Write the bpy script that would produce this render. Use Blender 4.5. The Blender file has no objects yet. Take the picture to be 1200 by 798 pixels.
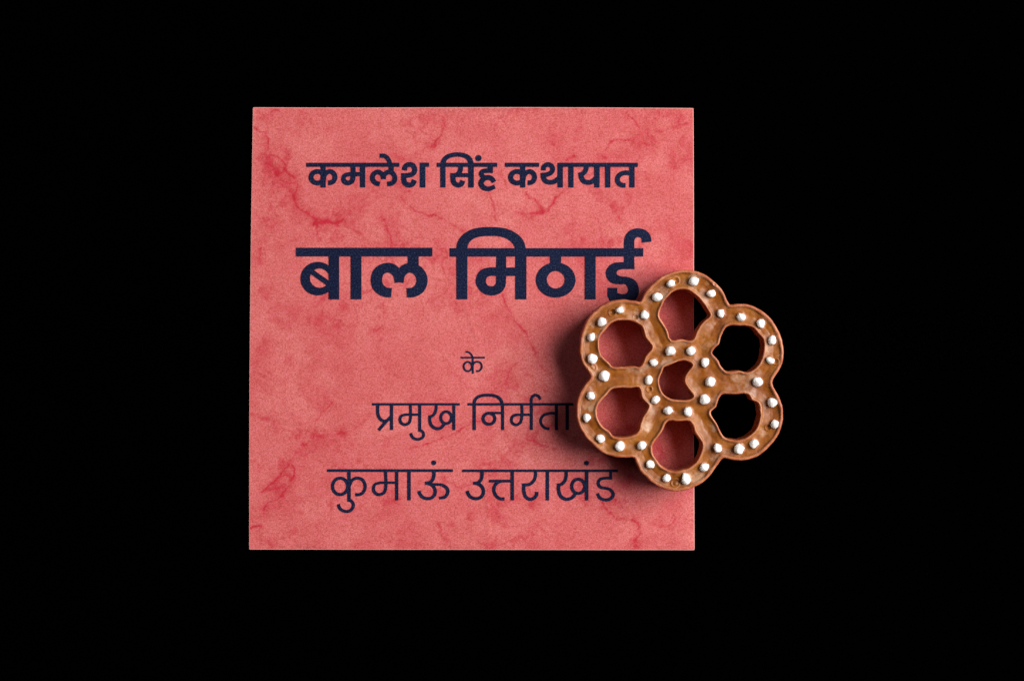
import bpy, math, random
import numpy as np
from mathutils import Vector, noise as mnoise

# ------------------------------------------------------------------ camera, world, lights
S = 0.0004                 # metres per photo pixel at the card's height
CXP, CYP = 600.0, 399.0    # optical axis, in photo pixels
DIST = 0.90                # camera height above the card
sc = bpy.context.scene
col = sc.collection
cam_d = bpy.data.cameras.new('camera')
cam = bpy.data.objects.new('camera', cam_d)
col.objects.link(cam)
cam.location = (0, 0, DIST)
cam.rotation_euler = (0, 0, 0)
cam_d.sensor_width = 36
cam_d.lens = 36 * DIST / (1200 * S)
cam_d.clip_start = 0.01
cam_d.clip_end = 20
sc.camera = cam

w = bpy.data.worlds.new('World')
sc.world = w
w.use_nodes = True
w.node_tree.nodes['Background'].inputs[0].default_value = (0.9, 0.95, 1, 1)
w.node_tree.nodes['Background'].inputs[1].default_value = 0.012

def area(name, loc, size, sizey, power, colr, target=(0.04, 0, 0)):
    l = bpy.data.lights.new(name, 'AREA')
    l.shape = 'RECTANGLE'; l.size = size; l.size_y = sizey
    l.energy = power; l.color = colr
    o = bpy.data.objects.new(name, l); col.objects.link(o)
    o.location = loc
    o.rotation_euler = (Vector(target) - Vector(loc)).to_track_quat('-Z', 'Y').to_euler()
    return o
area('key_softbox', (1.80, 0.46, 1.48), 1.9, 1.7, 140, (1.0, 0.975, 0.94))
area('fill_softbox', (-0.9, 0.75, 1.7), 0.7, 0.7, 3.0, (1.0, 0.98, 0.97))

sc.view_settings.view_transform = 'Standard'
sc.view_settings.look = 'None'
sc.view_settings.gamma = 1
sc.view_settings.exposure = 0
sc.view_settings.use_curve_mapping = False

def W(px, py, z=0.0):
    """point of the place seen at a photo pixel, at height z"""
    k = S * (DIST - z) / DIST
    return ((px - CXP) * k, (CYP - py) * k, z)

# ------------------------------------------------------------------ numpy noise
def _hash(ix, iy, seed):
    h = (ix.astype(np.int64) * 374761393 + iy.astype(np.int64) * 668265263 + seed * 1442695041) & 0x7fffffff
    h = ((h ^ (h >> 13)) * 1274126177) & 0x7fffffff
    return ((h ^ (h >> 16)) & 0xffff) / 65535.0
def vnoise(x, y, sc_, seed=0):
    x = x / sc_; y = y / sc_
    ix = np.floor(x); iy = np.floor(y); fx = x - ix; fy = y - iy
    fx = fx * fx * fx * (fx * (fx * 6 - 15) + 10); fy = fy * fy * fy * (fy * (fy * 6 - 15) + 10)
    a = _hash(ix, iy, seed); b = _hash(ix + 1, iy, seed); c = _hash(ix, iy + 1, seed); d = _hash(ix + 1, iy + 1, seed)
    return (a * (1 - fx) + b * fx) * (1 - fy) + (c * (1 - fx) + d * fx) * fy - 0.5
def fbm(x, y, s, seed=0, octs=4, g=0.5):
    t = 0; a = 1.0
    for k in range(octs):
        ang = 0.6 * k + 0.3
        xr = x * math.cos(ang) - y * math.sin(ang); yr = x * math.sin(ang) + y * math.cos(ang)
        t = t + a * vnoise(xr + 91.7 * k, yr - 37.3 * k, s, seed + k * 7); a *= g; s = s * 0.5
    return t

# ------------------------------------------------------------------ materials
def mat(name):
    m = bpy.data.materials.new(name); m.use_nodes = True
    nt = m.node_tree
    return m, nt, nt.nodes['Principled BSDF']
def node(nt, t, **kw):
    n = nt.nodes.new(t)
    for k, v in kw.items(): setattr(n, k, v)
    return n
def tex_noise(nt, scale, detail=3, rough=0.5, dist=0.0):
    tc = node(nt, 'ShaderNodeTexCoord')
    n = node(nt, 'ShaderNodeTexNoise')
    n.inputs['Scale'].default_value = scale; n.inputs['Detail'].default_value = detail
    n.inputs['Roughness'].default_value = rough; n.inputs['Distortion'].default_value = dist
    nt.links.new(tc.outputs['Object'], n.inputs['Vector'])
    return n
def ramp(nt, src, stops):
    r = node(nt, 'ShaderNodeValToRGB')
    e = r.color_ramp.elements
    while len(e) < len(stops): e.new(0.5)
    for el, (p, c) in zip(e, stops):
        el.position = p
        el.color = c if len(c) == 4 else (*c, 1)
    nt.links.new(src, r.inputs[0])
    return r
def mix(nt, fac, a, b, mode='MIX'):
    m = node(nt, 'ShaderNodeMix', data_type='RGBA', blend_type=mode)
    if isinstance(fac, (int, float)): m.inputs[0].default_value = fac
    else: nt.links.new(fac, m.inputs[0])
    for i, v in ((6, a), (7, b)):
        if isinstance(v, tuple): m.inputs[i].default_value = (*v, 1) if len(v) == 3 else v
        else: nt.links.new(v, m.inputs[i])
    return m.outputs[2]
def G(v): return (v, v, v)
def bump(nt, bs, h, strength, dist, prev=None):
    b = node(nt, 'ShaderNodeBump')
    b.inputs['Strength'].default_value = strength; b.inputs['Distance'].default_value = dist
    nt.links.new(h, b.inputs['Height'])
    if prev is not None: nt.links.new(prev.outputs[0], b.inputs['Normal'])
    nt.links.new(b.outputs[0], bs.inputs['Normal'])
    return b

def paper_material():
    m, nt, bs = mat('dyed_paper')
    att = node(nt, 'ShaderNodeAttribute', attribute_name='vein')
    att2 = node(nt, 'ShaderNodeAttribute', attribute_name='mottle')
    n_broad = tex_noise(nt, 17, 6, 0.65)
    base = ramp(nt, n_broad.outputs[0], [(0.30, (0.510, 0.086, 0.088)), (0.52, (0.550, 0.111, 0.112)), (0.72, (0.580, 0.145, 0.135))])
    c = mix(nt, att2.outputs['Fac'], base.outputs[0], (0.63, 0.178, 0.165))
    c = mix(nt, att.outputs['Fac'], c, (0.430, 0.014, 0.030))
    # paper fibres: darker and lighter specks, colour cast varying from speck to speck
    g1 = tex_noise(nt, 1500, 3, 0.75)
    gr = ramp(nt, g1.outputs[0], [(0.30, (0.55, 0.50, 0.54)), (0.50, (1, 1, 1)), (0.70, (1.22, 1.55, 1.50))])
    c = mix(nt, 1.0, c, gr.outputs[0], 'MULTIPLY')
    g2 = tex_noise(nt, 800, 2, 0.6)
    g2r = ramp(nt, g2.outputs['Color'], [(0.34, (0.82, 0.70, 0.58)), (0.5, (1, 1, 1)), (0.66, (1.06, 1.14, 1.32))])
    c = mix(nt, 0.8, c, g2r.outputs[0], 'MULTIPLY')
    nt.links.new(c, bs.inputs['Base Color'])
    bs.inputs['Roughness'].default_value = 0.75
    bs.inputs['Specular IOR Level'].default_value = 0.18
    b = bump(nt, bs, g1.outputs[0], 0.22, 0.0003)
    n3 = tex_noise(nt, 60, 3, 0.6)
    bump(nt, bs, n3.outputs[0], 0.10, 0.002, b)
    return m
def edge_material():
    m, nt, bs = mat('cut_paper_edge')
    n = tex_noise(nt, 260, 3, 0.7)
    r = ramp(nt, n.outputs[0], [(0.3, (0.64, 0.28, 0.25)), (0.7, (0.69, 0.36, 0.32))])
    nt.links.new(r.outputs[0], bs.inputs['Base Color'])
    bs.inputs['Roughness'].default_value = 0.85
    bs.inputs['Specular IOR Level'].default_value = 0.2
    return m
def ink_material():
    m, nt, bs = mat('navy_ink')
    g1 = tex_noise(nt, 1500, 3, 0.75)
    r = ramp(nt, g1.outputs[0], [(0.36, (0.0025, 0.0032, 0.015)), (0.50, (0.0060, 0.0090, 0.031)), (0.62, (0.016, 0.024, 0.062)), (0.74, (0.075, 0.070, 0.105))])
    n2 = tex_noise(nt, 30, 2, 0.5)
    r2 = ramp(nt, n2.outputs[0], [(0.3, (0.80, 0.80, 0.85)), (0.7, (1.15, 1.2, 1.15))])
    c = mix(nt, 1.0, r.outputs[0], r2.outputs[0], 'MULTIPLY')
    nt.links.new(c, bs.inputs['Base Color'])
    bs.inputs['Roughness'].default_value = 0.65
    bs.inputs['Specular IOR Level'].default_value = 0.05
    bump(nt, bs, g1.outputs[0], 0.25, 0.0003)
    return m
def filling_material():
    m, nt, bs = mat('milk_fudge')
    n1 = tex_noise(nt, 75, 4, 0.5, 0.2)
    r1 = ramp(nt, n1.outputs[0], [(0.28, (0.185, 0.042, 0.002)), (0.50, (0.262, 0.075, 0.0055)), (0.74, (0.320, 0.108, 0.014))])
    n2 = tex_noise(nt, 620, 3, 0.7)
    r2 = ramp(nt, n2.outputs[0], [(0.30, (0.76, 0.70, 0.64)), (0.5, (1, 1, 1)), (0.72, (1.18, 1.26, 1.36))])
    c = mix(nt, 0.8, r1.outputs[0], r2.outputs[0], 'MULTIPLY')
    # dried patches and whitish gloss, both painted as paler colour near the fill's edges
    att = node(nt, 'ShaderNodeAttribute', attribute_name='film_gloss')
    c = mix(nt, att.outputs['Fac'], c, (0.50, 0.32, 0.22))
    nt.links.new(c, bs.inputs['Base Color'])
    n3 = tex_noise(nt, 190, 3, 0.6)
    rr = ramp(nt, n3.outputs[0], [(0.3, G(0.30)), (0.7, G(0.58))])
    nt.links.new(rr.outputs[0], bs.inputs['Roughness'])
    bs.inputs['Specular IOR Level'].default_value = 0.45
    bs.inputs['Subsurface Weight'].default_value = 0.15
    bs.inputs['Subsurface Radius'].default_value = (1, 0.45, 0.2)
    bs.inputs['Subsurface Scale'].default_value = 0.0012
    b = bump(nt, bs, n2.outputs[0], 0.10, 0.0003)
    n4 = tex_noise(nt, 200, 3, 0.5, 0.4)
    bump(nt, bs, n4.outputs[0], 0.16, 0.0008, b)
    return m
def shell_material():
    m, nt, bs = mat('set_sugar_shell')
    n1 = tex_noise(nt, 120, 4, 0.6)
    r1 = ramp(nt, n1.outputs[0], [(0.3, (0.270, 0.055, 0.015)), (0.5, (0.390, 0.108, 0.038)), (0.72, (0.520, 0.195, 0.095))])
    n2 = tex_noise(nt, 700, 3, 0.7)
    r2 = ramp(nt, n2.outputs[0], [(0.3, (0.75, 0.68, 0.66)), (0.5, (1, 1, 1)), (0.7, (1.15, 1.25, 1.3))])
    c = mix(nt, 0.6, r1.outputs[0], r2.outputs[0], 'MULTIPLY')
    nt.links.new(c, bs.inputs['Base Color'])
    bs.inputs['Roughness'].default_value = 0.42
    bs.inputs['Specular IOR Level'].default_value = 0.5
    bs.inputs['Subsurface Weight'].default_value = 0.25
    bs.inputs['Subsurface Radius'].default_value = (1, 0.4, 0.15)
    bs.inputs['Subsurface Scale'].default_value = 0.0016
    bump(nt, bs, n2.outputs[0], 0.35, 0.0004)
    return m
def sugar_material():
    m, nt, bs = mat('white_sugar')
    n1 = tex_noise(nt, 700, 3, 0.6)
    r = ramp(nt, n1.outputs[0], [(0.3, (0.93, 0.90, 0.89)), (0.6, (0.98, 0.975, 0.97))])
    nt.links.new(r.outputs[0], bs.inputs['Base Color'])
    bs.inputs['Roughness'].default_value = 0.55
    bs.inputs['Specular IOR Level'].default_value = 0.35
    bs.inputs['Subsurface Weight'].default_value = 0.9
    bs.inputs['Subsurface Radius'].default_value = (1, 0.9, 0.85)
    bs.inputs['Subsurface Scale'].default_value = 0.0045
    bump(nt, bs, n1.outputs[0], 0.4, 0.0004)
    return m
def cloth_material():
    m, nt, bs = mat('black_velvet')
    n1 = tex_noise(nt, 900, 2, 0.6)
    r = ramp(nt, n1.outputs[0], [(0.3, G(0.00008)), (0.8, G(0.0003))])
    nt.links.new(r.outputs[0], bs.inputs['Base Color'])
    bs.inputs['Roughness'].default_value = 1.0
    bs.inputs['Specular IOR Level'].default_value = 0.0
    return m

# ------------------------------------------------------------------ mesh helper
def make_obj(name, verts, faces, material, parent=None, smooth=False, attrs=None, loc=None):
    me = bpy.data.meshes.new(name)
    me.from_pydata([tuple(v) for v in verts], [], faces)
    if smooth: me.shade_smooth()
    for k, a in (attrs or {}).items():
        at = me.attributes.new(k, 'FLOAT', 'POINT')
        at.data.foreach_set('value', np.asarray(a, dtype=np.float32))
    me.update()
    for mm in (material if isinstance(material, (list, tuple)) else [material]): me.materials.append(mm)
    o = bpy.data.objects.new(name, me); col.objects.link(o)
    if loc is not None: o.location = loc
    if parent is not None: o.parent = parent
    return o

# ------------------------------------------------------------------ setting: the black cloth under everything
CARD_T = 0.0005
nn = 60
vs = []; fs = []
for j in range(nn + 1):
    for i in range(nn + 1):
        x = (i / nn - 0.5) * 3.0; y = (j / nn - 0.5) * 3.0
        vs.append((x, y, -CARD_T - 0.0006 - 0.0004 * (1 + mnoise.noise((x * 9, y * 9, 0)))))
for j in range(nn):
    for i in range(nn):
        a = j * (nn + 1) + i; fs.append((a, a + 1, a + nn + 2, a + nn + 1))
cloth = make_obj('tabletop', vs, fs, cloth_material(), smooth=True)
cloth['kind'] = 'structure'
cloth['label'] = 'matt black surface all round the red card'

# ------------------------------------------------------------------ the card
CR = [(297.0, 126.6), (812.0, 127.6), (813.2, 643.8), (292.6, 643.0)]
NX = NY = 520
def card_xy(u, v):
    x = (1 - v) * ((1 - u) * CR[0][0] + u * CR[1][0]) + v * ((1 - u) * CR[3][0] + u * CR[2][0])
    y = (1 - v) * ((1 - u) * CR[0][1] + u * CR[1][1]) + v * ((1 - u) * CR[3][1] + u * CR[2][1])
    # hand-cut edges, a little uneven
    x = x - 1.4 * np.sin(np.pi * v) * (1 - u) ** 2 * 1.0 + 0.25 * np.sin(7 * v) * u
    y = y + 0.5 * np.sin(6.0 * u + 0.6) * (1 - v) ** 3 * 0.6
    return x, y

def T(o, s, pts): return [(o[0] + x / s, o[1] + y / s) for x, y in pts]
c2 = (290, 120); c3 = (420, 120); c4 = (620, 110); c5 = (280, 240); c6 = (280, 440); cB = (420, 340); c8 = (640, 540); c7 = (420, 570); d1 = (295, 125); d2 = (295, 200); d3 = (290, 460); d6 = (560, 200); d5 = (690, 560)
VEINS = [  # (points, half width in px, strength)
 (T(d1, 7.98, [(25, 195), (60, 225), (100, 242), (128, 258), (150, 300), (155, 340), (140, 420)]), 1.2, .55),
 (T(d1, 7.98, [(165, 452), (240, 468), (290, 500), (325, 550), (312, 600)]), 0.8, .95),
 (T(d1, 7.98, [(140, 535), (200, 570), (250, 620), (330, 650)]), 1.2, .60),
 (T(d1, 7.98, [(190, 600), (240, 660), (300, 712), (345, 722), (400, 715)]), 1.1, .75),
 (T(d1, 7.98, [(320, 600), (385, 660), (428, 725), (418, 800)]), 1.1, .80),
 (T(d1, 7.98, [(250, 650), (300, 700), (330, 770), (400, 800)]), 1.4, .65),
 (T(d1, 7.98, [(150, 540), (240, 620), (350, 720)]), 6.5, .42),
 (T(d1, 7.98, [(320, 400), (360, 440), (340, 480)]), 4.0, .45),
 (T(d1, 7.98, [(130, 390), (150, 470)]), 4.0, .40),
 (T(d1, 7.98, [(60, 110), (140, 95), (235, 35)]), 4.5, .50),
 (T(d2, 6.65, [(225, 100), (270, 140), (320, 190), (330, 240), (345, 270), (390, 312), (450, 340), (505, 390), (515, 430), (512, 510)]), 1.2, .90),
 (T(d2, 6.65, [(270, 80), (330, 95), (352, 115), (350, 165), (320, 195)]), 1.3, .60),
 (T(d2, 6.65, [(320, 190), (350, 280), (430, 335)]), 4.0, .35),
 (T(d2, 6.65, [(480, 415), (545, 405), (590, 395), (640, 408), (700, 395)]), 1.8, .80),
 (T(d2, 6.65, [(500, 390), (600, 395), (730, 400)]), 5.5, .50),
 (T(d2, 6.65, [(770, 310), (798, 300)]), 4.0, .50),
 (T(c5, 3.8, [(100, 195), (90, 230), (98, 260)]), 1.5, .40),
 (T(c3, 4.695, [(470, 85), (475, 130), (445, 200), (400, 250)]), 2.0, .45),
 (T(c3, 4.695, [(180, 290), (225, 315), (275, 320)]), 3.5, .70),
 (T(c3, 4.695, [(200, 440), (270, 485)]), 4.0, .50),
 (T(c3, 4.695, [(230, 520), (310, 600), (370, 620), (430, 625), (480, 655), (520, 680), (575, 710)]), 1.2, .60),
 (T(c3, 4.695, [(120, 610), (150, 670), (180, 740), (175, 795)]), 1.2, .65),
 (T(c3, 4.695, [(720, 490), (740, 560), (755, 650)]), 1.5, .45),
 (T(c3, 4.695, [(780, 400), (800, 430)]), 1.5, .45),
 (T(c4, 4.433, [(510, 110), (555, 140), (578, 195), (555, 240), (490, 237), (430, 245), (400, 290)]), 1.2, .60),
 (T(c4, 4.433, [(570, 250), (620, 265)]), 1.2, .50),
 (T(c4, 4.433, [(110, 250), (150, 290)]), 1.5, .4),
 (T(c4, 4.433, [(200, 345), (240, 325)]), 2.0, .60),
 (T(c4, 4.433, [(270, 150), (240, 240)]), 3.5, .35),
 (T(c4, 4.433, [(360, 325), (480, 335)]), 4.0, .40),
 (T(c4, 4.433, [(160, 520), (100, 600), (40, 625), (-60, 620)]), 2.2, .55),
 (T(c4, 4.433, [(30, 540), (60, 600)]), 2.2, .55),
 (T(c4, 4.433, [(430, 570), (455, 630), (500, 685)]), 2.0, .45),
 (T(c4, 4.433, [(750, 310), (750, 380), (800, 340)]), 4.0, .40),
 (T(c4, 4.433, [(820, 320), (845, 355)]), 3.0, .50),
 (T(c4, 4.433, [(640, 190), (720, 200), (800, 130), (760, 80)]), 4.0, .35),
 (T(d3, 4.43, [(445, 45), (390, 100), (356, 155), (350, 210)]), 1.1, .60),
 (T(d3, 4.43, [(345, 212), (380, 222), (430, 218), (520, 205)]), 2.0, .55),
 (T(d3, 4.43, [(345, 215), (430, 222), (500, 210)]), 6.0, .50),
 (T(d3, 4.43, [(315, 252), (262, 292), (228, 345), (208, 378), (180, 420), (130, 470), (72, 518)]), 1.1, .85),
 (T(d3, 4.43, [(300, 262), (230, 340)]), 3.5, .45),
 (T(d3, 4.43, [(222, 362), (247, 402), (236, 440), (205, 490), (186, 530), (160, 552), (105, 575), (85, 612)]), 1.1, .85),
 (T(d3, 4.43, [(168, 438), (195, 432), (215, 440)]), 0.9, .80),
 (T(d3, 4.43, [(120, 500), (190, 485), (205, 470)]), 1.2, .60),
 (T(d3, 4.43, [(130, 500), (200, 470)]), 6.5, .42),
 (T(d3, 4.43, [(190, 560), (225, 580)]), 4.0, .35),
 (T(c6, 3.625, [(550, 170), (450, 245)]), 6, .25),
 (T(c6, 3.625, [(480, 295), (472, 315)]), 2.5, .55),
 (T(c6, 3.625, [(55, 165), (125, 190)]), 2.5, .40),
 (T(c6, 3.625, [(50, 650), (100, 635)]), 1.5, .55),
 (T(c6, 3.625, [(100, 690), (140, 725)]), 3, .4),
 (T(cB, 3.99, [(675, 20), (690, 70), (720, 130), (780, 200), (830, 310), (870, 380)]), 1.3, .55),
 (T(cB, 3.99, [(740, 345), (710, 362), (690, 440)]), 1.3, .5),
 (T(cB, 3.99, [(640, 455), (610, 500)]), 1.2, .45),
 (T(cB, 3.99, [(780, 395), (830, 415)]), 2.0, .4),
 (T(cB, 3.99, [(370, 265), (440, 380), (500, 440), (570, 500)]), 1.2, .35),
 (T(cB, 3.99, [(565, 608), (520, 622), (470, 655), (420, 680), (340, 712), (240, 742)]), 1.0, .65),
 (T(cB, 3.99, [(790, 695), (850, 720), (910, 745)]), 1.8, .5),
 (T(cB, 3.99, [(70, 190), (110, 180)]), 5, .35),
 (T(cB, 3.99, [(30, 370), (120, 360), (240, 440)]), 3, .25),
 (T(c8, 6, [(400, 290), (440, 350), (490, 402), (560, 415), (635, 420), (662, 460), (650, 520), (622, 580)]), 1.3, .65),
 (T(c8, 6, [(625, 575), (635, 600)]), 3.0, .60),
 (T(c8, 6, [(650, 392), (685, 370)]), 1.2, .55),
 (T(c8, 6, [(770, 440), (800, 465), (850, 472), (890, 440), (910, 395)]), 1.3, .50),
 (T(c8, 6, [(700, 545), (740, 545)]), 4, .35),
 (T(c7, 5.455, [(860, 60), (850, 180), (825, 195)]), 2.5, .40),
 (T(c7, 5.455, [(515, 230), (530, 300), (565, 350)]), 2.6, .50),
 (T(c7, 5.455, [(935, 325), (995, 385)]), 1.2, .50),
 (T(c7, 5.455, [(165, 100), (230, 95), (260, 80)]), 3.0, .70),
 (T(c7, 5.455, [(210, 30), (225, 60)]), 2.0, .55),
 (T(d6, 7.5, [(400, 410), (440, 375), (510, 378), (560, 360), (610, 365), (650, 290), (720, 215)]), 1.6, .60),
 (T(d6, 7.5, [(430, 210), (500, 250), (530, 280)]), 3.0, .65),
 (T(d6, 7.5, [(210, 60), (240, 110)]), 1.2, .55),
 (T(d5, 9.39, [(180, 320), (300, 250), (390, 262)]), 4.5, .50),
 (T(d5, 9.39, [(500, 700), (540, 740)]), 5.0, .45),
]
def seg_dist(px, py, a, b):
    dx, dy = b[0] - a[0], b[1] - a[1]
    L = dx * dx + dy * dy + 1e-9
    t = np.clip(((px - a[0]) * dx + (py - a[1]) * dy) / L, 0, 1)
    return np.hypot(px - a[0] - t * dx, py - a[1] - t * dy)

def build_card():
    u, v = np.meshgrid(np.linspace(0, 1, NX + 1), np.linspace(0, 1, NY + 1))
    px, py = card_xy(u, v)
    # height: very slightly bowed along the edges, one soft crease
    ex = np.minimum(u, 1 - u) * 515; ey = np.minimum(v, 1 - v) * 515
    yt = v * 515; yb = (1 - v) * 515                       # the top edge lifts, the lower edge dips, unevenly
    z = 0.0009 * np.exp(-yt / 6.0) * np.exp(-((px - 590) / 120) ** 2) + 0.0003 * np.exp(-yt / 6.0) * np.exp(-((px - 740) / 60) ** 2)
    z -= 0.00038 * np.exp(-yb / 6.0) * (np.exp(-((px - 350) / 40) ** 2) + np.exp(-((px - 540) / 60) ** 2) + 0.8 * np.exp(-((px - 770) / 50) ** 2))
    z -= 0.00025 * np.exp(-(1 - u) * 515 / 5) * np.exp(-((py - 625) / 30) ** 2)
    z += 0.00013 * fbm(px, py, 60, 5, 3)
    z += 0.00008 * np.exp(-((px - 0.35 * py - 420) / 3.0) ** 2) * np.exp(-((py - 380) / 25) ** 2)
    cre = np.exp(-((px - 572) / 3.5) ** 2) * np.exp(-((py - 606) / 34) ** 2)
    z += 0.00010 * cre
    # veins of dye
    wx = px + 2.4 * fbm(px, py, 7, 11, 4, .65); wy = py + 2.4 * fbm(px, py, 7, 23, 4, .65)
    vein = np.zeros_like(px)
    for pts, hw, st in VEINS:
        x0 = min(p[0] for p in pts) - 24; x1 = max(p[0] for p in pts) + 24
        y0 = min(p[1] for p in pts) - 24; y1 = max(p[1] for p in pts) + 24
        mk = (px > x0) & (px < x1) & (py > y0) & (py < y1)
        if not mk.any(): continue
        d = np.full(mk.sum(), 1e9)
        for a, b in zip(pts[:-1], pts[1:]): d = np.minimum(d, seg_dist(wx[mk], wy[mk], a, b))
        amp = 0.80 + 1.0 * fbm(px[mk], py[mk], 9, 41, 3)
        if hw >= 3: amp = amp * (0.55 + 1.1 * np.exp(-(np.abs(fbm(wx[mk], wy[mk], 9, 47, 3)) / 0.05) ** 2))
        a_ = st * np.clip(amp, 0.10, 1.2) * (1.05 * np.exp(-(d / (hw * 0.85)) ** 2) + 0.44 * np.exp(-d / (hw + 3.6)) * (1 + 1.6 * fbm(px[mk], py[mk], 5, 43, 3)))
        vein[mk] = 1 - (1 - vein[mk]) * (1 - np.clip(a_, 0, 0.95))
    # finer wandering veins and clouds of dye everywhere
    wx = px + 5.0 * fbm(px, py, 11, 31, 4, .6); wy = py + 5.0 * fbm(px, py, 11, 37, 4, .6)
    r1 = np.abs(fbm(wx, wy, 75, 61, 4, .55)); r2 = fbm(px, py, 90, 71, 3)
    fine = np.exp(-(r1 / 0.018) ** 2) * np.clip(r2 * 3.0 + 0.10, 0, 1) * 0.5
    rg = np.abs(fbm(wx, wy, 22, 67, 4, .6)); r4 = fbm(px, py, 60, 73, 3)
    fine2 = np.exp(-(rg / 0.022) ** 2) * np.clip(r4 * 2.4 - 0.08, 0, 1) * 0.42
    fine = 1 - (1 - fine) * (1 - fine2)
    cloud = np.clip(fbm(wx, wy, 44, 81, 5, .65) * 1.15 - 0.08, 0, 1) * 0.50
    cloud = 1 - (1 - cloud) * (1 - np.clip(fbm(wx, wy, 20, 85, 4, .7) * 1.7 - 0.50, 0, .4) * np.clip(r2 * 3 + .6, 0, 1))
    vein = np.clip(1 - (1 - vein) * (1 - fine) * (1 - cloud), 0, 1)
    mottle = np.clip(fbm(wx, wy, 34, 91, 5, .65) * 0.9 + 0.06, 0, 1) * 0.62
    pale = np.exp(-(((px - 735) / 11) ** 2 + ((py - 620) / 10) ** 2)) * (0.6 + fbm(px, py, 5, 7, 3))
    mottle = np.clip(mottle + 0.9 * pale, 0, 1)
    X = (px - CXP) * S; Y = (CYP - py) * S
    n = (NX + 1) * (NY + 1)
    top = np.stack([X.ravel(), Y.ravel(), z.ravel()], 1)
    idx = np.arange(n).reshape(NY + 1, NX + 1)
    q = np.stack([idx[1:, :-1], idx[1:, 1:], idx[:-1, 1:], idx[:-1, :-1]], -1).reshape(-1, 4)
    m = (NX - 1) * (NY - 1)
    sheet = make_obj('paper_card', top.tolist(), q.tolist(), M['paper'], smooth=True,
                     attrs={'vein': vein.ravel(), 'mottle': mottle.ravel()})
    # the cut edge: thin strip round the sheet, bright outline painted pale, and the underside
    ring = np.concatenate([idx[0, :-1], idx[:-1, -1], idx[-1, :0:-1], idx[:0:-1, 0]])
    P = top[ring]
    cen = P.mean(0)
    off = P - np.roll(P, 1, 0) + np.roll(P, -1, 0) - P
    nrm = np.stack([off[:, 1], -off[:, 0]], 1); nrm /= np.linalg.norm(nrm, axis=1)[:, None] + 1e-12
    sgn = np.sign(((P[:, :2] - cen[:2]) * nrm).sum(1)); nrm *= sgn[:, None]
    k = len(ring)
    jit = 0.00024 + 0.00004 * np.array([mnoise.noise((p[0] * 700, p[1] * 700, 0)) for p in P])
    a = P.copy()
    b = P.copy(); b[:, :2] += nrm * jit[:, None]; b[:, 2] -= 0.00006
    c = b.copy(); c[:, 2] = -CARD_T
    V = np.concatenate([a, b, c]); F = []
    for i in range(k):
        j = (i + 1) % k
        F.append((i, k + i, k + j, j)); F.append((k + i, 2 * k + i, 2 * k + j, k + j))
    F.append(tuple(range(2 * k, 3 * k)))
    make_obj('cut_edge', V.tolist(), F, M['edge'], sheet)
    return sheet

# ------------------------------------------------------------------ lettering
def catmull(pts, n=10):
    if len(pts) < 3: return list(pts)
    P = [tuple(2 * a - b for a, b in zip(pts[0], pts[1]))] + list(pts) + [tuple(2 * a - b for a, b in zip(pts[-1], pts[-2]))]
    out = []
    for i in range(1, len(P) - 2):
        p0, p1, p2, p3 = [np.array(q, float) for q in P[i - 1:i + 3]]
        # centripetal
        t0 = 0; t1 = t0 + max(np.linalg.norm(p1[:2] - p0[:2]), 1e-6) ** .5; t2 = t1 + max(np.linalg.norm(p2[:2] - p1[:2]), 1e-6) ** .5
        t3 = t2 + max(np.linalg.norm(p3[:2] - p2[:2]), 1e-6) ** .5
        for k in range(n):
            t = t1 + (t2 - t1) * k / n
            A1 = (t1 - t) / (t1 - t0) * p0 + (t - t0) / (t1 - t0) * p1
            A2 = (t2 - t) / (t2 - t1) * p1 + (t - t1) / (t2 - t1) * p2
            A3 = (t3 - t) / (t3 - t2) * p2 + (t - t2) / (t3 - t2) * p3
            B1 = (t2 - t) / (t2 - t0) * A1 + (t - t0) / (t2 - t0) * A2
            B2 = (t3 - t) / (t3 - t1) * A2 + (t - t1) / (t3 - t1) * A3
            out.append(tuple((t2 - t) / (t2 - t1) * B1 + (t - t1) / (t2 - t1) * B2))
    out.append(tuple(pts[-1]))
    return out
def box_sdf(X, Y, x0, y0, x1, y1):
    dx = np.abs(X - (x0 + x1) / 2) - abs(x1 - x0) / 2; dy = np.abs(Y - (y0 + y1) / 2) - abs(y1 - y0) / 2
    return np.hypot(np.maximum(dx, 0), np.maximum(dy, 0)) + np.minimum(np.maximum(dx, dy), 0)
def ribbon_sdf(X, Y, pts, widths):
    D = np.full(X.shape, 1e3)
    for i in range(len(pts) - 1):
        a, b = pts[i], pts[i + 1]
        dx, dy = b[0] - a[0], b[1] - a[1]; L = math.hypot(dx, dy)
        if L < 1e-6: continue
        ux, uy = dx / L, dy / L
        cx, cy = (a[0] + b[0]) / 2, (a[1] + b[1]) / 2
        lx = np.abs((X - cx) * ux + (Y - cy) * uy) - L / 2
        ly = np.abs(-(X - cx) * uy + (Y - cy) * ux) - (widths[i] + widths[i + 1]) / 4
        D = np.minimum(D, np.hypot(np.maximum(lx, 0), np.maximum(ly, 0)) + np.minimum(np.maximum(lx, ly), 0))
        if i > 0:
            dd = np.hypot(X - a[0], Y - a[1]) - widths[i] / 2
            for e, f in ((pts[0], pts[1]), (pts[-1], pts[-2])):       # joints near an end stop at its square cut
                if math.hypot(a[0] - e[0], a[1] - e[1]) < widths[i] / 2 + .1:
                    q = math.hypot(e[0] - f[0], e[1] - f[1]) + 1e-9
                    dd = np.maximum(dd, (X - e[0]) * (e[0] - f[0]) / q + (Y - e[1]) * (e[1] - f[1]) / q)
            D = np.minimum(D, dd)
    return D
def ell_sdf(X, Y, cx, cy, rx, ry):
    k = np.hypot((X - cx) / rx, (Y - cy) / ry); g = np.hypot((X - cx) / rx ** 2, (Y - cy) / ry ** 2) + 1e-9
    return k * (k - 1) / g
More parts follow.
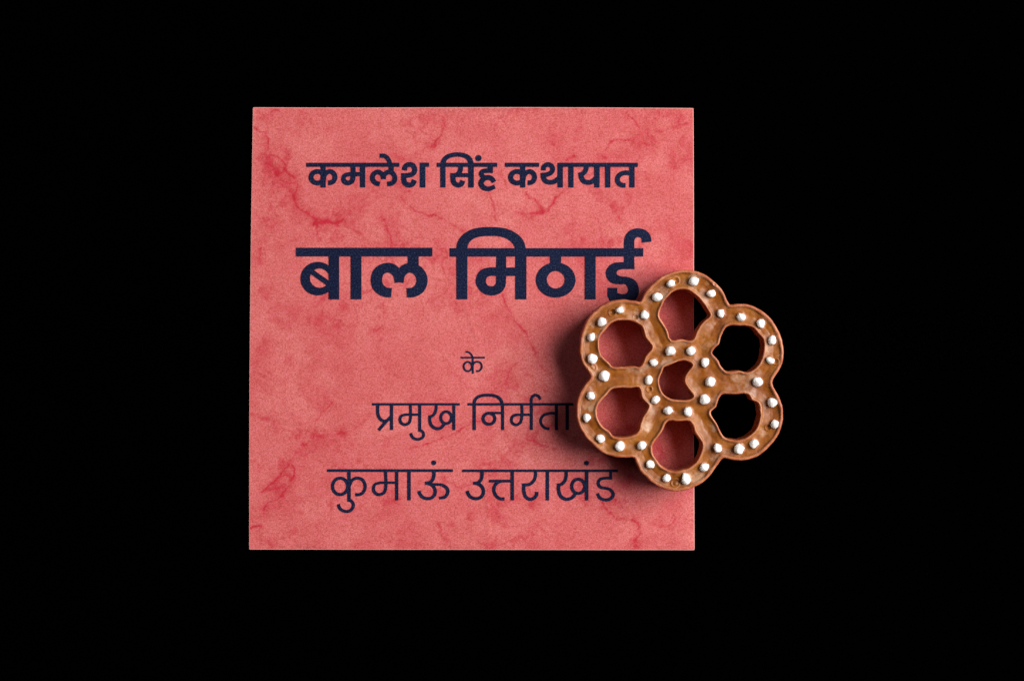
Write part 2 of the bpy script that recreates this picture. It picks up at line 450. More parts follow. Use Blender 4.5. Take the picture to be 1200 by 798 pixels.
def word_field(X, Y, strokes):
    D = np.full(X.shape, 1e3)
    for (o, s, items) in strokes:
        def gx(v): return o[0] + v / s
        def gy(v): return o[1] + v / s
        for it in items:
            k = it[0]
            if k == 'R': d = box_sdf(X, Y, gx(it[1]), gy(it[2]), gx(it[3]), gy(it[4]))
            elif k == 'D': d = np.hypot(X - gx(it[1]), Y - gy(it[2])) - it[3] / s
            elif k == 'E':
                _, wd, cx, cy, rx, ry = it
                d = np.maximum(ell_sdf(X, Y, gx(cx), gy(cy), (rx + wd / 2) / s, (ry + wd / 2) / s),
                               -ell_sdf(X, Y, gx(cx), gy(cy), (rx - wd / 2) / s, (ry - wd / 2) / s))
            elif k == 'EE':
                _, a, b, c, d_, e, f, g, h = it
                d = np.maximum(ell_sdf(X, Y, gx(a), gy(b), c / s, d_ / s), -ell_sdf(X, Y, gx(e), gy(f), g / s, h / s))
            else:
                wd = it[1]; pts = it[2]
                ws = wd if isinstance(wd, (list, tuple)) else [wd] * len(pts)
                p3 = [(gx(p[0]), gy(p[1]), w_ / s) for p, w_ in zip(pts, ws)]
                if k == 'S': p3 = catmull(p3)
                d = ribbon_sdf(X, Y, [(p[0], p[1]) for p in p3], [p[2] for p in p3])
            D = np.minimum(D, d)
    return D
def contours(D, xs, ys):
    """closed loops of D = 0 by marching squares"""
    D = np.where(np.abs(D) < 1e-6, 1e-6, D)
    ins = D < 0
    segs = {}
    ny, nx = D.shape
    def pt(e):
        (j, i, h) = e
        if h: t = D[j, i] / (D[j, i] - D[j, i + 1]); return (xs[i] + t * (xs[i + 1] - xs[i]), ys[j])
        t = D[j, i] / (D[j, i] - D[j + 1, i]); return (xs[i], ys[j] + t * (ys[j + 1] - ys[j]))
    code = ins[:-1, :-1] * 1 + ins[:-1, 1:] * 2 + ins[1:, 1:] * 4 + ins[1:, :-1] * 8
    js, is_ = np.nonzero((code > 0) & (code < 15))
    adj = {}
    tab = {1: [(3, 0)], 2: [(0, 1)], 3: [(3, 1)], 4: [(1, 2)], 5: [(3, 0), (1, 2)], 6: [(0, 2)], 7: [(3, 2)],
           8: [(2, 3)], 9: [(0, 2)], 10: [(0, 1), (2, 3)], 11: [(1, 2)], 12: [(1, 3)], 13: [(0, 1)], 14: [(0, 3)]}
    for j, i in zip(js.tolist(), is_.tolist()):
        E = [(j, i, 1), (j, i + 1, 0), (j + 1, i, 1), (j, i, 0)]
        for a, b in tab[int(code[j, i])]:
            adj.setdefault(E[a], []).append(E[b]); adj.setdefault(E[b], []).append(E[a])
    seen = set(); loops = []
    for st in adj:
        if st in seen: continue
        lp = [st]; seen.add(st); cur = st
        while True:
            nx_ = [q for q in adj[cur] if q not in seen]
            if not nx_: break
            cur = nx_[0]; seen.add(cur); lp.append(cur)
        if len(lp) > 5: loops.append([pt(e) for e in lp])
    return loops
def simplify(lp, tol=0.03):
    """Douglas-Peucker on a closed loop"""
    P = np.array(lp); n = len(P)
    far = int(np.argmax(((P - P[0]) ** 2).sum(1)))
    keep = np.zeros(n + 1, bool); keep[[0, far, n]] = True
    Q = np.vstack([P, P[:1]])
    stack = [(0, far), (far, n)]
    while stack:
        i, j = stack.pop()
        if j - i < 2: continue
        a, b = Q[i], Q[j]; dx, dy = b - a; L = math.hypot(dx, dy) + 1e-12
        dd = np.abs(dx * (Q[i + 1:j, 1] - a[1]) - dy * (Q[i + 1:j, 0] - a[0])) / L
        k = int(np.argmax(dd))
        if dd[k] > tol: k += i + 1; keep[k] = True; stack += [(i, k), (k, j)]
    return [tuple(p) for p in Q[:-1][keep[:-1]]]
INK_Z = 0.00024
def make_word(strokes, bbox, parent, label, step=0.25):
    xs = np.arange(bbox[0], bbox[2], step) + 0.0137; ys = np.arange(bbox[1], bbox[3], step) + 0.0171
    X, Y = np.meshgrid(xs, ys)
    D = word_field(X, Y, strokes)
    D = D + 0.05 * fbm(X, Y, 1.3, 3, 2)          # ink creeping along the fibres
    cu = bpy.data.curves.new('tmp', 'CURVE'); cu.dimensions = '2D'; cu.fill_mode = 'BOTH'
    for lp in contours(D, xs, ys):
        lp = simplify(lp)
        if len(lp) < 4: continue
        sp = cu.splines.new('POLY'); sp.points.add(len(lp) - 1); sp.use_cyclic_u = True
        for p, (x, y) in zip(sp.points, lp):
            p.co = ((x - CXP) * S, (CYP - y) * S, 0, 1)
    tmp = bpy.data.objects.new('tmp', cu); col.objects.link(tmp)
    dg = bpy.context.evaluated_depsgraph_get(); dg.update()
    me = bpy.data.meshes.new_from_object(tmp.evaluated_get(dg))
    bpy.data.objects.remove(tmp); bpy.data.curves.remove(cu)
    if sum(p.normal.z * p.area for p in me.polygons) < 0: me.flip_normals()
    me.name = 'printed_word'; me.materials.clear(); me.materials.append(M['ink'])
    o = bpy.data.objects.new('printed_word', me); col.objects.link(o)
    o.location = (0, 0, INK_Z); o.parent = parent; o['label'] = label
    return o

A = (350, 170); B = (500, 170); C3 = (610, 170); A5 = (440, 170)
def ka(x):   # bold letter ka, stem starting at x in eighths of a pixel
    d = x - 207
    return [('R', x, 190, x + 48, 400), ('E', 46, 178 + d, 304, 60, 54),
            ('S', 45, [(236 + d, 300), (258 + d, 266), (296 + d, 250), (330 + d, 268), (342 + d, 303), (330 + d, 338), (302 + d, 355), (278 + d, 355)])]
L1W1 = [(A, 8, [('R', 73, 168, 945, 207)] + ka(207) + [
    ('R', 577, 190, 625, 400), ('S', [46, 46, 46, 46, 46, 42, 40, 40], [(511, 190), (511, 300), (500, 340), (468, 357), (432, 345), (421, 315), (436, 286), (480, 275)]),
    ('R', 475, 255, 600, 295),
    ('S', 45, [(762, 367), (725, 358), (700, 333), (693, 303), (709, 270), (745, 254), (775, 268), (793, 295), (796, 322)]),
    ('S', 45, [(796, 322), (800, 290), (820, 265), (852, 254), (884, 268), (903, 303), (898, 338), (876, 360), (832, 367)]),
    ('R', 845, 190, 893, 262),
    ('S', 40, [(762, 103), (800, 103), (828, 118), (848, 148), (868, 200)])]),
    (A5, 11.4, [('S', 66, [(390, 342), (396, 300), (422, 272), (460, 262), (502, 276), (525, 318), (520, 365), (485, 396), (430, 408), (347, 411)]),
                ('S', 68, [(382, 384), (382, 470), (400, 515), (452, 538), (500, 522), (523, 470)]),
                ('R', 595, 238, 668, 570), ('R', 595, 238, 718, 295)])]
L1W2 = [(B, 8, [('R', 97, 168, 662, 207), ('R', 130, 190, 178, 400), ('R', 393, 190, 443, 400),
    ('S', [48, 46, 44, 42, 42, 42, 46, 48, 50], [(154, 200), (158, 160), (182, 122), (225, 100), (285, 91), (350, 99), (395, 124), (414, 160), (418, 200)]),
    ('S', 44, [(320, 190), (320, 225), (306, 262), (275, 284), (225, 287)]), ('R', 290, 265, 400, 303),
    ('S', 47, [(249, 272), (249, 325), (262, 360), (297, 377), (328, 366), (340, 335)]),
    ('D', 487, 125, 29),
    ('R', 575, 190, 622, 264), ('S', [44, 44, 44, 44, 40, 34], [(622, 243), (560, 243), (524, 252), (514, 275), (530, 296), (560, 303)]),
    ('S', [40, 44, 46, 48, 48, 48, 44, 40], [(634, 350), (617, 322), (578, 305), (530, 325), (511, 362), (532, 398), (580, 413), (641, 391)])])]
L1W3 = [(B, 8, [('R', 737, 168, 1055, 207)] + ka(878)), (C3, 8, [
    ('R', 350, 168, 1100, 207),
    ('S', 44, [(215, 240), (219, 208), (253, 184), (288, 195), (303, 225), (290, 258), (250, 278), (191, 285)]),
    ('S', 45, [(213, 268), (216, 305), (236, 338), (275, 352), (318, 343), (362, 312)]),
    ('R', 349, 168, 398, 400), ('R', 450, 190, 498, 400),
    ('S', 44, [(618, 190), (616, 225), (602, 255), (575, 276), (545, 283)]),
    ('S', 46, [(568, 262), (572, 305), (596, 341), (640, 352), (680, 340), (708, 312)]),
    ('R', 693, 190, 742, 400), ('R', 795, 190, 843, 400), ('R', 1022, 190, 1070, 400),
    ('S', 44, [(1040, 264), (968, 264), (926, 286), (909, 325), (924, 362), (952, 378), (985, 379)])])]
c4_ = (340, 260); c5_ = (520, 260); c6_ = (630, 260)
L2W1 = [(c4_, 6.667, [('R', 47, 203, 1112, 271), ('R', 303, 240, 384, 606),
    ('EE', 217, 444, 135, 131, 232, 440, 76, 75), ('P', 40, [(172, 392), (310, 488)]),
    ('R', 475, 240, 558, 606),
    ('S', [74, 76, 84, 88, 84, 78, 76, 76, 72, 68], [(793, 554), (742, 548), (692, 512), (676, 455), (692, 395), (732, 365), (768, 358), (808, 372), (842, 412), (853, 473)]),
    ('S', [68, 72, 76, 76, 80, 86, 86, 84, 76, 74], [(853, 473), (864, 412), (896, 373), (940, 359), (992, 378), (1027, 428), (1030, 475), (1010, 520), (965, 550), (913, 554)]),
    ('R', 922, 250, 1005, 362)])]
L2W2 = [(c5_, 7.98, [('R', 57, 247, 1100, 326), ('R', 120, 270, 222, 725), ('R', 670, 270, 774, 725),
    ('S', [102, 100, 94, 88, 85, 85, 85, 88, 96, 100, 102], [(171, 262), (176, 215), (207, 160), (272, 115), (355, 95), (440, 92), (525, 96), (610, 120), (678, 168), (710, 220), (717, 262)]),
    ('R', 492, 300, 585, 530), ('S', [92, 92, 90, 86, 86, 92, 94, 90, 80, 80], [(538, 520), (532, 590), (500, 632), (443, 646), (386, 628), (352, 580), (348, 540), (372, 490), (430, 467), (500, 467)]),
    ('R', 480, 427, 690, 507)]),
    (c6_, 7.98, [('R', 200, 247, 988, 326), ('R', 118, 300, 220, 420), ('EE', 170, 544, 185, 164, 171, 542, 84, 81),
    ('R', 443, 300, 543, 725), ('R', 808, 190, 905, 443),
    ('S', [96, 94, 88, 82, 84, 88, 90], [(856, 205), (862, 155), (890, 118), (940, 102), (990, 116), (1015, 148), (1020, 191)]),
    ('S', [66, 68, 84, 100, 96, 76, 70, 90, 100, 100, 90, 84, 84], [(906, 410), (775, 412), (718, 428), (689, 475), (708, 524), (770, 546), (830, 549), (878, 580), (898, 638), (880, 690), (830, 716), (770, 716), (722, 700)]),
    ('R', 655, 617, 746, 700), ('S', 84, [(700, 640), (704, 700), (740, 738), (800, 745)])])]
k7 = (530, 400)
L3 = [(k7, 15.96, [('R', 157, 287, 612, 320), ('R', 370, 300, 403, 605), ('E', 35, 293, 470, 77, 86),
    ('S', 34, [(386, 450), (405, 408), (440, 384), (480, 381), (530, 402), (554, 462), (538, 522), (498, 554), (450, 552)]),
    ('S', 31, [(250, 196), (298, 198), (340, 223), (370, 265), (390, 305)])])]
p1 = (430, 455); p2 = (550, 455)
L4W1 = [(p1, 10, [('R', 62, 172, 1090, 200),
    ('S', 37, [(129, 190), (129, 290), (147, 345), (195, 382), (240, 374), (280, 335)]), ('P', 37, [(232, 380), (139, 489)]), ('R', 272, 190, 308, 488),
    ('S', [32, 32, 34, 35, 35, 34, 32, 30], [(512, 190), (512, 350), (497, 400), (450, 424), (405, 405), (389, 365), (403, 325), (450, 307)]), ('R', 445, 292, 610, 322),
    ('R', 603, 190, 638, 505), ('S', 33, [(604, 490), (640, 496), (664, 525), (662, 562), (628, 590), (590, 596), (548, 582), (524, 552), (516, 523)]),
    ('S', 34, [(812, 190), (811, 245), (795, 292), (762, 325), (722, 333)]), ('S', 36, [(739, 318), (739, 380), (757, 432), (808, 468), (852, 468), (888, 445), (912, 405)]),
    ('E', 34, 930, 342, 63, 70), ('R', 1003, 190, 1037, 488)])]
L4W2 = [(p2, 9.23, [('R', -17, 158, 1125, 185), ('R', 37, 175, 72, 450), ('R', 345, 175, 377, 450),
    ('S', 33, [(55, 185), (57, 142), (82, 102), (132, 79), (200, 72), (270, 79), (322, 102), (350, 142), (360, 185)]),
    ('E', 33, 214, 327, 63, 60), ('R', 208, 252, 350, 278),
    ('S', 31, [(569, 180), (569, 310), (553, 367), (508, 394), (466, 375), (456, 340), (470, 302), (512, 284)]), ('R', 505, 271, 660, 298),
    ('R', 655, 175, 688, 450), ('S', 31, [(671, 185), (671, 125), (684, 88), (715, 72), (748, 84), (770, 120)]),
    ('R', 925, 175, 958, 450), ('S', 30, [(930, 270), (868, 270), (805, 290), (772, 345), (786, 398), (825, 430), (868, 437)]), ('R', 1040, 175, 1075, 450)])]
q1 = (380, 535); q2 = (480, 535); q3 = (600, 535)
L5W1 = [(q1, 10, [('R', 35, 145, 1509, 178), ('R', 272, 165, 312, 525), ('E', 38, 188, 346, 89, 96),
    ('S', 37, [(298, 335), (325, 278), (365, 253), (402, 250), (452, 272), (481, 335), (476, 380), (450, 424), (410, 443), (365, 443)]),
    ('S', 36, [(275, 508), (312, 514), (341, 550), (338, 592), (306, 630), (262, 640), (210, 625), (178, 592), (169, 553)]),
    ('S', [36, 36, 37, 37, 37, 36, 34, 31], [(721, 170), (721, 370), (700, 420), (640, 443), (592, 415), (578, 370), (596, 325), (655, 303)]), ('R', 650, 288, 850, 318),
    ('R', 832, 165, 870, 510), ('R', 975, 165, 1015, 510)]),
    (q2, 9.23, [('D', 263, 65, 26), ('S', 36, [(264, 150), (264, 205), (250, 250), (215, 280), (168, 285)]),
    ('S', 36, [(195, 284), (248, 308), (276, 355), (275, 402), (243, 441), (193, 452), (143, 436), (112, 400), (103, 368)]),
    ('S', [28, 30, 32, 36, 36, 35, 32], [(235, 298), (310, 299), (362, 308), (412, 352), (411, 398), (380, 436), (322, 446)])])]
L5W2 = [(q2, 9.23, [('R', 573, 137, 2252, 165), ('S', 36, [(785, 150), (785, 205), (772, 250), (738, 281), (690, 285)]),
    ('S', 36, [(717, 284), (770, 308), (798, 355), (796, 402), (765, 441), (715, 452), (665, 436), (634, 400), (625, 368)]),
    ('R', 860, 247, 1110, 278), ('S', 35, [(985, 264), (940, 288), (914, 335), (916, 380), (940, 425), (980, 452), (1028, 456)]), ('R', 1093, 150, 1130, 470)]),
    (q3, 9.23, [('S', 35, [(255, 150), (255, 205), (238, 255), (190, 298), (110, 304)]),
    ('S', 37, [(129, 288), (129, 365), (148, 430), (195, 459), (238, 447), (265, 415), (269, 378)]), ('R', 365, 150, 402, 472),
    ('S', 35, [(588, 150), (587, 210), (570, 265), (530, 299), (488, 306)]), ('S', 37, [(506, 290), (506, 365), (528, 425), (580, 457), (628, 453), (664, 430), (690, 392)]),
    ('E', 34, 718, 319, 70, 77), ('R', 790, 150, 828, 472), ('D', 807, 68, 26), ('R', 1052, 150, 1083, 247),
    ('S', [31, 31, 32, 34, 34, 32, 32, 36, 36, 35, 34, 34, 34], [(1083, 231), (1005, 231), (955, 245), (932, 285), (954, 325), (1010, 340), (1058, 352), (1095, 400), (1082, 440), (1042, 464), (998, 464), (950, 442), (924, 395)])])]

# ------------------------------------------------------------------ the flower-shaped sweet
OUTER = [(680.1,400),(682.4,388.9),(686.9,377.6),(693.1,368.6),(701.6,360.7),(711.7,354.5),(723,351.5),(733.1,351.2),(744.4,352.6),(750.6,353.4),(754.5,345),(761.3,336.5),(770.3,328),(780.4,321.8),(791.7,317.9),(800.7,316.2),(809.8,317),(818.8,319),(827.8,323),(836.8,330),(843.5,336.8),(848.6,344.7),(852.5,353.1),(855.4,356.8),(863.8,356.2),(875.1,356.5),(885.2,359.9),(895.4,366.1),(904.4,375.1),(911.2,385.2),(915.7,396.5),(918,409.5),(917.4,422.5),(913.4,432.7),(907.8,441.7),(905,448.5),(907.8,456.4),(912.9,465.4),(916.3,474.4),(917.7,486),(916.3,497.2),(912.3,508.5),(905.5,518.6),(896.5,527.6),(886.4,535),(875.1,538.4),(863.8,539.5),(853.7,537.8),(846.9,536.7),(843.5,541.2),(839.1,547),(832.3,556.5),(824.4,564.4),(813.1,570.6),(801.9,574.6),(789.5,575.6),(777,572.5),(765.8,566.7),(756.8,558.5),(750,550.9),(745.5,542.3),(742.7,536.1),(733.1,536.3),(723,536),(712.8,533.2),(702.7,528),(693.7,520.2),(684.7,510),(678.5,499),(675.8,488.2),(675.6,476.8),(677.3,466.5),(681.8,456.4),(688,447.4),(692.5,441.2),(686.9,432.7),(681.8,423.7),(679.2,413.5)]
HOLES = [
 [(799.6,338.8),(791.7,340.5),(785,345),(779.3,351.7),(775.4,359.6),(772.6,369.8),(777.1,377.7),(782.1,386.7),(786.7,398.5),(798.5,397.4),(809.8,399.1),(813.1,396.8),(816.5,387.8),(823.3,377.7),(831.8,369.8),(828.9,363),(823.9,355.1),(816.5,347.2),(808.6,341)],
 [(855.9,381.3),(866.1,381.3),(875.1,381.9),(881.9,384.1),(888.6,390.9),(894.3,398.8),(894.8,408.9),(893.1,419.5),(888.6,428.2),(881.9,433.8),(875.1,436.3),(865,434.4),(851.4,435.2),(845.8,430.5),(841.8,423.1),(836.8,416.9),(834.7,413),(838.5,407.3),(842.5,403.4),(843.6,398.8),(846.4,390.9),(850.3,384.1)],
 [(846.9,461.7),(861.6,461.9),(875.1,461.7),(878.5,464.5),(880.7,468.5),(888.6,472.4),(890.3,480.3),(890.3,489.3),(887.5,499.5),(880.7,508.5),(871.7,514.1),(861.6,515.3),(850.3,513),(844.7,506.2),(840.1,496.1),(833.4,486.5),(833.4,482),(839,476.9),(841.3,470.1),(844.7,463.4)],
 [(785,492.8),(795.1,493.9),(807.5,493.4),(811.5,497.9),(814.3,506.9),(822.2,518.2),(821.6,528.3),(817.7,538.5),(809.8,546.4),(798.5,550.9),(786.1,551.5),(775.9,546.4),(770.3,539.6),(765.2,531.7),(764.7,521.6),(771.4,511.4),(777.1,503.5),(780.4,495.6)],
 [(710.6,463.1),(716.2,456.4),(724.1,454.4),(737.7,454.7),(748.9,454.1),(752.3,466.5),(760,475.5),(758.5,480),(753.5,488.2),(750.1,497.2),(747.8,505.1),(742.2,509.6),(733.1,511.9),(719.6,511.7),(714,505.1),(706.1,499.5),(701,491.6),(699.3,482.6),(701,474.7),(705,469)],
 [(730.9,375.4),(737.7,375.4),(746.7,378.8),(752.3,383.3),(755.7,393.5),(759.6,400),(764.1,407.3),(756.8,416.9),(752.3,427.1),(748.5,429.8),(743.3,428.8),(733.1,429.5),(718.5,429.9),(712.8,424.2),(705,416.9),(702.7,410.1),(702.1,402.3),(703.8,393.5),(709.5,386.7),(716.2,378.8),(722,376)],
 [(795.1,423.1),(803,422.6),(811.5,427.6),(806.4,435),(802.4,441.7),(802.4,448.5),(806.4,455.3),(812.6,464.3),(808.6,467.7),(798.5,468.8),(787.2,467.7),(778.2,462),(773.7,454.1),(772.6,445.1),(775.4,437.2),(778.2,430.5),(786.1,427.1)],
]
BALLS = [(726.4,363.6,4.4,4.2,0),(705.2,376.8,5.6,5.5,0),(693.1,394.8,4.6,5.2,.2),(755.4,369.4,5.0,5.0,0),(785.9,332.3,4.9,4.7,0),(812.4,329.8,6.0,5.8,0),(769.7,347.8,5.6,5.0,0),(833.2,344.2,5.2,4.6,.3),
 (844.8,366.8,4.6,5.3,0),(868.8,371.8,5.2,4.6,0),(891.6,379.3,4.9,5.4,0),(904.7,398.8,4.7,5.7,0),(902.7,422.6,5.4,4.2,.6),(888.1,447.9,5.6,5.7,0),(905.0,471.6,5.8,5.6,0),
 (907.8,496.7,4.6,4.8,0),(883.2,520.1,5.2,5.2,0),(866.3,525.6,5.7,6.3,0),(840.5,524.8,4.7,5.9,.1),(825.3,547.8,5.3,5.2,0),(803.6,561.6,5.4,6.6,0),(780.7,560.1,5.0,4.6,0),(761.6,543.9,5.0,5.3,0),(752.5,521.6,5.4,5.5,0),
 (726.4,522.8,5.8,5.8,0),(703.5,513.6,5.1,5.0,0),(687.7,489.9,4.5,5.0,0),(692.6,463.6,5.0,5.2,0),(708.3,440.8,6.6,6.2,-.3),(694.2,420.1,5.6,6.0,0),
 (785.4,411.6,5.5,5.5,0),(810.0,410.9,5.7,4.9,0),(825.8,424.8,4.5,5.9,.35),(765.8,424.8,4.8,4.8,0),(759.9,445.1,4.5,5.5,0),(832.1,447.4,5.9,6.0,0),(768.0,468.8,5.4,4.4,-.4),(825.8,467.7,6.2,5.8,0),(783.3,480.9,5.4,4.7,0),(806.2,482.0,4.6,5.8,0)]

Z_BOT, Z_TOP = 0.00045, 0.0182         # its flat base rests on the card
def poly_sdf(X, Y, poly):
    """signed distance, negative inside"""
    D = np.full(X.shape, 1e9); ins = np.zeros(X.shape, bool)
    n = len(poly)
    for i in range(n):
        a, b = poly[i], poly[(i + 1) % n]
        D = np.minimum(D, seg_dist(X, Y, a, b))
        if a[1] != b[1]:
            c = ((a[1] > Y) != (b[1] > Y)) & (X < (b[0] - a[0]) * (Y - a[1]) / (b[1] - a[1]) + a[0])
            ins ^= c
    return np.where(ins, -D, D)
def smooth_loop(pts, n=3):
    m = len(pts); ext = pts[-2:] + pts + pts[:3]
    cr = catmull([(p[0], p[1]) for p in ext], n)
    return [(float(p[0]), float(p[1])) for p in cr[2 * n:2 * n + m * n]]
def build_sweet():
    st = 0.5
    xs = np.arange(671, 924, st); ys = np.arange(311, 582, st)
    X, Y = np.meshgrid(xs, ys)
    def field(X, Y):
        wx = X + 0.55 * fbm(X, Y, 7, 201, 2); wy = Y + 0.55 * fbm(X, Y, 7, 211, 2)
        d = -poly_sdf(wx, wy, smooth_loop(OUTER))
        do = d.copy()
        for h in HOLES: d = np.minimum(d, poly_sdf(wx, wy, smooth_loop(h)))
        return d, do
    Dn, Do = field(X, Y)                      # positive inside the sweet
    gy, gx = np.gradient(Dn, st)
    g2 = gx ** 2 + gy ** 2 + 1e-6
    used = Dn > -0.01
    snapm = (np.abs(Dn) < 0.36 * st * 1.42) 
    inside = (Dn > 0) | snapm
    Xs = np.where(snapm, X - Dn * gx / g2, X); Ys = np.where(snapm, Y - Dn * gy / g2, Y)
    cell = inside[:-1, :-1] & inside[:-1, 1:] & inside[1:, 1:] & inside[1:, :-1]
    d = np.where(snapm, 0.0, Dn)
    # triangles in cells with three vertices inside
    idx = np.arange(X.size).reshape(X.shape)
    q = np.stack([idx[1:, :-1], idx[1:, 1:], idx[:-1, 1:], idx[:-1, :-1]], -1)
    cnt = inside[1:, :-1] * 1 + inside[1:, 1:] + inside[:-1, 1:] + inside[:-1, :-1]
    faces = [tuple(f) for f in q[cell].tolist()]
    insf = inside.ravel()
    for f in q[cnt == 3].tolist():
        faces.append(tuple(v for v in f if insf[v]))
    # heights (px): thin standing rim, sunken lumpy fill
    rimw = 1.45 + 0.7 * fbm(X, Y, 14, 301, 3) + 1.0 * (Do < 8) 
    t = np.clip(d / np.maximum(rimw, 0.8), 0, 1)
    top = Z_TOP / S
    crest = top + 0.9 * fbm(X, Y, 18, 311, 3)
    edge_round = 1.6 * (1 - np.sqrt(np.clip(1 - (1 - np.clip(d / 1.3, 0, 1)) ** 2, 0, 1)))
    sunk = 2.0 + 1.2 * fbm(X, Y, 30, 321, 2) + 1.6 * np.clip((d - 3) / 9, 0, 1)
    lumps = 0.9 * fbm(X, Y, 13, 331, 3, .45) + 0.9 * fbm(X, Y, 24, 341, 2)
    step = np.clip((d - rimw) / 2.8, 0, 1); step = step * step * (3 - 2 * step)
    z = crest - edge_round - step * (sunk - lumps)
    for bx, by, ra, rb, an in BALLS:            # fudge draws up a little round each ball
        r = np.hypot(X - bx, Y - by); rr_ = (ra + rb) / 2
        z += 0.9 * np.exp(-((r - rr_ * 0.8) / 1.8) ** 2) * (d > 1.5)
    pit = [(717.5, 366, 2.6, 1.6), (909, 423.5, 2.2, 1.8), (900.3, 500.5, 2.2, 1.6), (761, 456, 2.0, 1.5), (838, 333, 1.8, 1.2), (791.5, 566, 3, -1.6), (792, 329, 2.5, 1.2), (694, 431, 3.0, -1.2), (691, 427, 1.6, 1.0),(745, 372, 2.0, 1.0)]
    for a, b, r0, dp in pit:
        r = np.hypot(X - a, Y - b)
        z -= dp * np.exp(-(r / r0) ** 2) * (d > 1.2); z += abs(dp) * 0.55 * np.exp(-((r - r0 * 1.6) / 0.9) ** 2) * (d > 1.5)
    zm = z * S
    film_gloss = np.clip(1.3 * fbm(X, Y, 20, 351, 5, .6) - 0.20 - 0.008 * d, 0, 0.5) + 0.22 * np.exp(-((d - rimw - 0.6) / 1.1) ** 2)  # dried patches with painted gloss, plus a pale line along the rim
    kx = S * (DIST - zm) / DIST
    P = np.stack([(Xs - CXP) * kx, (CYP - Ys) * kx, zm], -1).reshape(-1, 3)
    dr = (d - rimw - 0.5).ravel()
    sh_f = [f for f in faces if sum(dr[v] for v in f) / len(f) < 0]
    fi_f = [f for f in faces if sum(dr[v] for v in f) / len(f) >= 0]
    # centre of the sweet, base of the thing
    ox, oy, _ = W(797, 446, Z_BOT)
    root = bpy.data.objects.new('flower_sweet', None); col.objects.link(root)
    root.location = (ox, oy, Z_BOT); root.empty_display_size = 0.02
    def compact(fl, extra=None):
        us = sorted({v for f in fl for v in f}); mp = {v: i for i, v in enumerate(us)}
        V = [tuple(P[v] - np.array([ox, oy, Z_BOT])) for v in us]
        return V, [tuple(mp[v] for v in f) for f in fl], mp, us
    V, F, mp, us = compact(fi_f)
    fl = film_gloss.ravel()
    make_obj('fudge_filling', V, F, M['fill'], root, True, {'film_gloss': np.clip([fl[v] for v in us], 0, 1)})
    V, F, mp, us = compact(sh_f)
    # walls: boundary edges of the whole top, dropped down in rings
    ecount = {}
    for f in faces:
        for a, b in zip(f, f[1:] + f[:1]):
            ecount[(a, b)] = ecount.get((a, b), 0) + 1
    bed = [(a, b) for (a, b) in ecount if (b, a) not in ecount]
    gxn = (gx / np.sqrt(g2)).ravel(); gyn = (gy / np.sqrt(g2)).ravel()
    do_ = Do.ravel(); XX = X.ravel(); YY = Y.ravel()
    levels = 12; ring = {}
    bn = np.array([mnoise.noise((XX[v] * .11, YY[v] * .11, 4)) for v in range(1)])
    for v in {x for e in bed for x in e}:
        outer = do_[v] < 3
        base = P[v]
        lst = [mp[v]]
        for k in range(1, levels + 1):
            s_ = k / levels
            zz = base[2] + (Z_BOT - base[2]) * s_
            bulge = (0.5 if outer else 0.35) * math.sin(math.pi * s_) - (1.6 * s_ ** 4 if outer else 0.8 * s_ ** 4)
            bulge += 0.55 * mnoise.noise((XX[v] * .16, YY[v] * .16, s_ * 2.2)) * min(1, s_ * 2)
            if outer: bulge += 0.35 * math.exp(-((s_ - .25) / .12) ** 2) * mnoise.noise((XX[v] * .05, YY[v] * .05, 9))
            x = base[0] - gxn[v] * bulge * S; y = base[1] + gyn[v] * bulge * S
            lst.append(len(V)); V.append((x - ox, y - oy, zz - Z_BOT))
        ring[v] = lst
    for a, b in bed:
        ra_, rb_ = ring[a], ring[b]
        for k in range(levels):
            F.append((ra_[k], ra_[k + 1], rb_[k + 1], rb_[k]))
    make_obj('sugar_shell', V, F, M['shell'], root, True)
    # underside
    zb = P.copy(); zb[:, 2] = Z_BOT + 0.0004
    und = [tuple(reversed(f)) for f in faces[::1] ]
    us = sorted({v for f in und for v in f}); mp2 = {v: i for i, v in enumerate(us)}
    inn = np.where(d < 3, 2.0, 0).ravel() * S
    Vb = [(zb[v][0] - ox + gxn[v] * inn[v] * 0, zb[v][1] - oy, 0.0003 + 0.0) for v in us]
    # thin the underside: keep only cells well inside
    dd = d.ravel()
    und = [f for f in und if min(dd[v] for v in f) > 1.2]
    us = sorted({v for f in und for v in f}); mp2 = {v: i for i, v in enumerate(us)}
    Vb = [(zb[v][0] - ox, zb[v][1] - oy, 0.0002) for v in us]
    make_obj('underside', Vb, [tuple(mp2[v] for v in f) for f in und], M['shell'], root)
    # short feet where the shell dips to the card: the lumps it was set on
    def height_at(px, py):
        i = int(round((px - xs[0]) / st)); j = int(round((py - ys[0]) / st)); return zm[j, i]
    # sugar balls
    import bmesh
    for n, (bx, by, ra, rb, an) in enumerate(BALLS):
        rnd = random.Random(n * 17 + 3)
        bm = bmesh.new(); bmesh.ops.create_icosphere(bm, subdivisions=4, radius=1)
        off = Vector((rnd.uniform(0, 50), rnd.uniform(0, 50), rnd.uniform(0, 50)))
        rz = (ra + rb) / 2 * rnd.uniform(.85, 1.0)
        # a few knocked-off facets make it a lumpy pellet
        cuts = []
        for k in range(10):
            v_ = Vector((rnd.gauss(0, 1), rnd.gauss(0, 1), rnd.gauss(0, .7))).normalized(); cuts.append((v_, rnd.uniform(.72, .94)))
        knob = Vector((rnd.gauss(0, 1), rnd.gauss(0, 1), 0.1)).normalized()
        ca, sa = math.cos(-an), math.sin(-an)
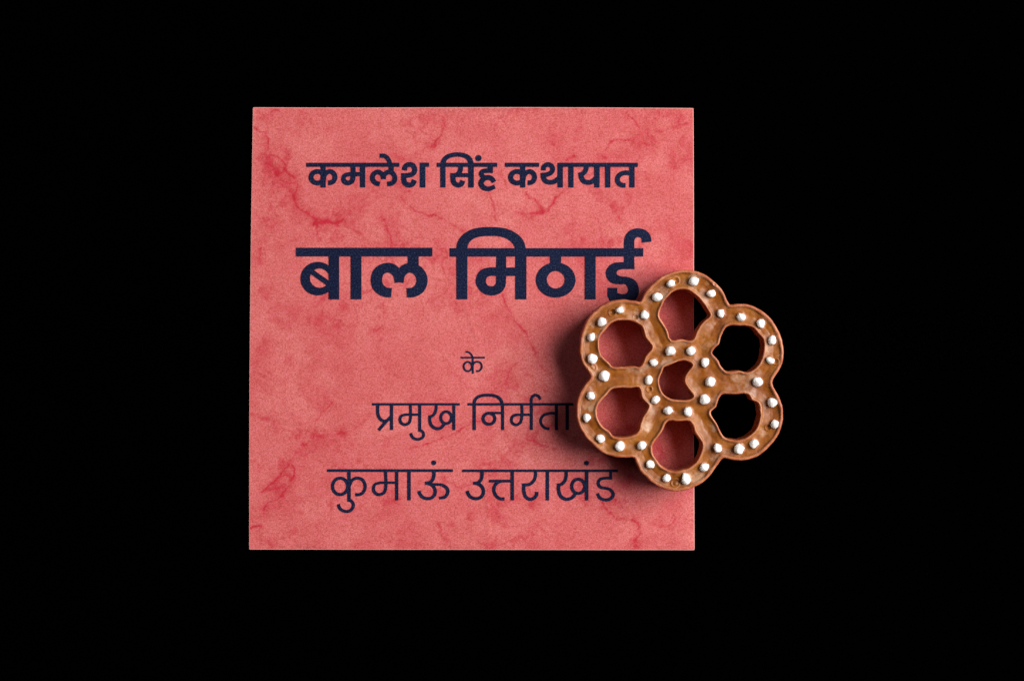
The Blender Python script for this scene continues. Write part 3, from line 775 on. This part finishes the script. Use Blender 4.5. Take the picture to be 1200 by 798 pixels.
        for vt in bm.verts:
            c0 = vt.co.copy(); c_ = vt.co.copy()
            c_ *= 1 + 0.16 * mnoise.noise(c0 * 1.6 + off) + 0.06 * mnoise.noise(c0 * 4.5 + off) + 0.02 * mnoise.noise(c0 * 11 + off)
            for nv, lim in cuts:
                s_ = c_.dot(nv)
                if s_ > lim: c_ -= nv * (s_ - lim) * .8
            kd = max(0, c0.dot(knob)); c_ += knob * 0.16 * kd ** 8
            if n == 12:    # the broken one with a waist
                c_.y += 0.42 * max(0, c0.x) ; c_ *= 1 - 0.22 * math.exp(-((c0.x + .05) / .3) ** 2) * (1 if c0.y > 0 else 0.2)
            x, y = c_.x * ra * S * 1.0, c_.y * rb * S * 1.0
            vt.co = Vector((x * ca - y * sa, x * sa + y * ca, c_.z * rz * S * 1.04))
        me = bpy.data.meshes.new('sugar_ball'); bm.to_mesh(me); bm.free(); me.shade_smooth(); me.materials.append(M['sugar'])
        zc = height_at(bx, by) + rz * S * 0.50
        wx, wy, _ = W(bx, by, zc)
        o = bpy.data.objects.new('sugar_ball', me); col.objects.link(o)
        o.parent = root; o.location = (wx - ox, wy - oy, zc - Z_BOT)
        if n == 12: o['label'] = 'misshapen white sugar ball beside a small pit'
    return root

M = {'paper': paper_material(), 'edge': edge_material(), 'ink': ink_material(), 'fill': filling_material(), 'shell': shell_material(), 'sugar': sugar_material()}
card = build_card()
card['label'] = 'square marbled red paper card printed with navy Hindi lettering, lying on black'
card['category'] = 'card'
make_word(L1W1, (355, 176, 506, 226), card, 'first bold navy word of the top line')
make_word(L1W2, (508, 174, 586, 228), card, 'short middle word of the bold top line')
make_word(L1W3, (588, 184, 752, 226), card, 'last bold navy word of the top line')
make_word(L2W1, (343, 284, 512, 356), card, 'largest lettering, left word')
make_word(L2W2, (523, 260, 768, 360), card, 'largest lettering, right word running under the sweet')
make_word(L3, (536, 408, 572, 442), card, 'tiny thin word in the middle of the card')
make_word(L4W1, (433, 468, 543, 520), card, 'thin lettering, left word of the fourth line')
make_word(L4W2, (545, 458, 676, 508), card, 'thin lettering, right word of the fourth line, partly in shadow')
make_word(L5W1, (380, 536, 535, 604), card, 'thin lettering, left word of the bottom line')
make_word(L5W2, (538, 536, 728, 592), card, 'thin lettering, right word of the bottom line')
sweet = build_sweet()
sweet['label'] = 'brown flower-shaped milk sweet with holes and white sugar balls, overlapping the card'
sweet['category'] = 'sweet'
